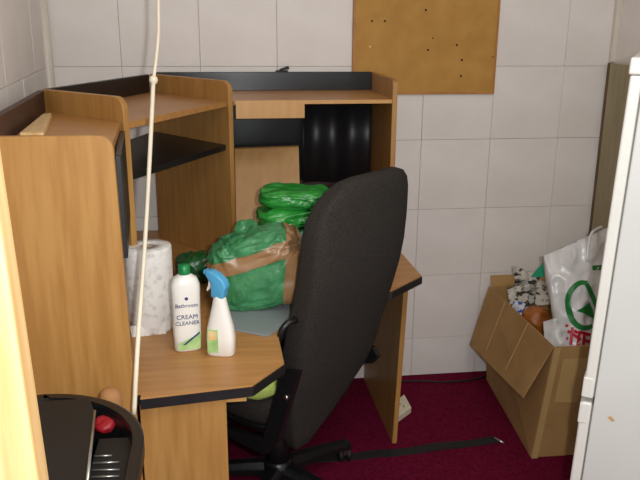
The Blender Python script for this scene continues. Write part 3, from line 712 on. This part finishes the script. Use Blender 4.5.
hd = [bagp(.72, 1.0), bagp(.74, 1.0)+Vector((.01, -.035, -.06)), bagp(.86, .86, .02), bagp(.98, .98)]
obj('handle', tube(arc([bagp(.60, .80, .004), bagp(.62, .92, .008), bagp(.74, 1.02, .008), bagp(.92, 1.03, .004)], 5), [.006]*16, 8), M['bagwhite'], bg, smooth=True)

# ================================================================ olive board in the right corner
ob = empty('tall_board', (1.99, -.06, 0), 'tall olive board standing in the right corner behind the fridge', 'board')
obj('face', hexa([(1.987, -.030, 0), (1.997, -.030, 0), (1.997, -.36, 0), (1.987, -.36, 0)], [(1.987, -.030, 1.395), (1.997, -.030, 1.395), (1.997, -.36, 1.395), (1.987, -.36, 1.395)], .001), M['olive'], ob)
obj('edge', hexa([(1.981, -.020, 0), (1.997, -.020, 0), (1.997, -.0295, 0), (1.981, -.0295, 0)], [(1.981, -.020, 1.397), (1.997, -.020, 1.397), (1.997, -.0295, 1.397), (1.981, -.0295, 1.397)], .001), M['olive_edge'], ob)

# ================================================================ fridge
fe = Vector((aty(600, 270, -1.45).x, -1.45, 0)); vd = Vector((fe.x-CAM.x, fe.y-CAM.y, 0)).normalized()
ang = math.atan2(vd.y, vd.x)-math.radians(3.0)
fdir = Vector((math.cos(ang), math.sin(ang), 0)); sdir = Vector((fdir.y, -fdir.x, 0))    # fdir along the doors' width, sdir from doors to the back
fr = empty('fridge', fe+fdir*.27+sdir*.3, 'white two-door fridge freezer at the right edge', 'fridge')
def fp(s, d, z): return fe+fdir*s+sdir*(d+.026*(z-.9))+Vector((0, 0, z))   # s along the doors, d depth from the doors' front
def fbox(s0, s1, d0, d1, z0, z1, bev, name, m, par=None, seg=3):
    return obj(name, hexa([fp(s0, d0, z0), fp(s1, d0, z0), fp(s1, d1, z0), fp(s0, d1, z0)], [fp(s0, d0, z1), fp(s1, d0, z1), fp(s1, d1, z1), fp(s0, d1, z1)], bev, seg), M[m], par or fr)
SPL = aty(580.5, 400, -1.45).z; FH = aty(629, 57, -1.45).z
cabo = fbox(0, .50, .0285, .50, .03, FH-.038, .004, 'cabinet', 'fridge')
for s in (.04, .46):
    for d in (.08, .46): obj('foot', lathe(fp(s, d, 0), [(.018, 0), (.018, .01), (.012, .03)], 14), M['black_matte'], fr)
fbox(-.004, .504, -.004, .505, FH-.037, FH, .006, 'top_cover', 'fridge_door')
ud = fbox(-.002, .502, .0, .025, SPL+.006, FH-.038, .006, 'door', 'fridge_door')
fbox(.004, .496, .025, .0285, SPL+.012, FH-.044, 0, 'gasket', 'gasket', ud)
fbox(-.0035, .04, -.003, .020, SPL+.008, SPL+.062, .004, 'grip', 'fridge_door', ud)
ldr = fbox(-.002, .502, .0, .025, .06, SPL-.006, .006, 'door', 'fridge_door')
fbox(.004, .496, .025, .0285, .066, SPL-.012, 0, 'gasket', 'gasket', ldr)
fbox(-.0035, .04, -.003, .020, SPL-.064, SPL-.008, .004, 'grip', 'fridge_door', ldr)
def smark(px, py):
    d = ray(px, py); n = -fdir; t = (fe-CAM).dot(n)/d.dot(n); return CAM+d*t+n*.0012
obj('rust_mark', [[*(smark(x, y) for x, y in ((607.5, 417), (611, 416), (615, 420.5), (612, 421.5)))], [(0, 1, 2, 3)]], M['rust'], cabo)

# ================================================================ black bin with a half lid, tube behind it
zb = .82
bin_ = empty('waste_bin', (.07, -1.78, 0), 'black plastic bin with a half lid beside the desk end panel', 'bin')
X0, X1, Y0, Y1 = -.045, .216, -2.02, -1.578; cr = .215
def binloop(inset, z):
    pts = []
    x0, x1, y0, y1 = X0+inset, X1-inset, Y0+inset, Y1-inset; r = cr-inset
    for cx_, cy_, a_, rr in ((x1-r, y1-r, 0, r), (x0+.04, y1-.04, 90, .04), (x0+.04, y0+.04, 180, .04), (x1-.06, y0+.06, 270, .06)):
        n = 14 if rr > .1 else 5
        for k in range(n+1):
            t = math.radians(a_+90*k/n); pts.append(Vector((cx_+rr*math.cos(t), cy_+rr*math.sin(t), z)))
    return pts
obj('body', loft([binloop(.05, 0), binloop(.012, zb-.05), binloop(.010, zb-.012), binloop(.022, zb-.012), binloop(.026, zb-.06), binloop(.062, .012)], True), M['black_plastic'], bin_, smooth=False)
rimo = bmesh.new()
rimo.free()
def rim_bm():
    ls = [binloop(-.0, zb-.030), binloop(-.0, zb-.002), binloop(.004, zb), binloop(.020, zb), binloop(.022, zb-.010), binloop(.010, zb-.0118), binloop(.008, zb-.030)]
    bm = bmesh.new(); R_ = [[bm.verts.new(p) for p in l] for l in ls]; n = len(R_[0])
    for i in range(len(R_)):
        A, B = R_[i], R_[(i+1) % len(R_)]
        for k in range(n): bm.faces.new((A[k], A[(k+1) % n], B[(k+1) % n], B[k]))
    return bm
obj('rim', rim_bm(), M['black_plastic'], bin_, smooth=False)
# half lid covering the left side, its straight raised edge
la, lb_ = atz(95, 412, zb+.002), atz(87, 486, zb+.002)
lid_poly = [(X0+.024, -2.0), (lb_.x+.01, -2.0), (lb_.x, lb_.y), (la.x, la.y), (la.x-.02, -1.612), (X0+.03, -1.612)]
lid = obj('half_lid', slab(lid_poly, zb-.012, zb+.001, .002), M['black_matte'], bin_)
obj('lid_edge', tube([la+Vector((0, 0, .002)), lb_+Vector((0, 0, .002))], .0028, 8), M['rib_glint'], lid, smooth=True)  # painted highlight along the black ridge
# ribs in the open half, flash highlights put into their pale colour
for (x0_, y0_, x1_, y1_) in ((94, 456, 112, 455.5), (93, 463, 119, 462), (92, 470, 119.5, 469.5), (91, 477, 119, 476)):
    obj('rib', tube([atz(x0_, y0_, zb-.025), atz(x1_, y1_, zb-.025)], .0016, 6), M['rib_glint'], bin_, smooth=True)
rp = box(.125, .208, -2.0, -1.72, zb-.05, zb-.028, .002)
obj('inner_tray', rp, M['black_matte'], bin_)
obj('red_wrapper', crumple(blob(atz(105, 424, zb-.03), .017, .020, .010, .3, 2.4, 32, 20), .006, 40, 3), M['red'], loc=atz(105, 424, zb-.04), label='small red wrapper in the open half of the bin', cat='wrapper', smooth=True)
tb = aty(110, 394, -1.53); hz = tb.z
tu = empty('cardboard_tube', (tb.x, -1.528, 0), 'brown cardboard tube standing behind the black bin', 'tube')
obj('tube_wall', lathe((tb.x, -1.528, 0), [(.0235, 0), (.0235, hz-.012), (.0222, hz-.003), (.018, hz+.005), (.011, hz+.010), (.003, hz+.012)], 32), M['kraft'], tu, smooth=True)
obj('dark_strip', hexa([(tb.x-.0246, -1.536, 0), (tb.x-.0200, -1.5450, 0), (tb.x-.0190, -1.544, 0), (tb.x-.0236, -1.535, 0)], [(tb.x-.0246, -1.536, hz-.010), (tb.x-.0200, -1.5450, hz-.010), (tb.x-.0190, -1.544, hz-.010), (tb.x-.0236, -1.535, hz-.010)]), M['kraft_dark'], tu)  # darker strip down the tube's left side
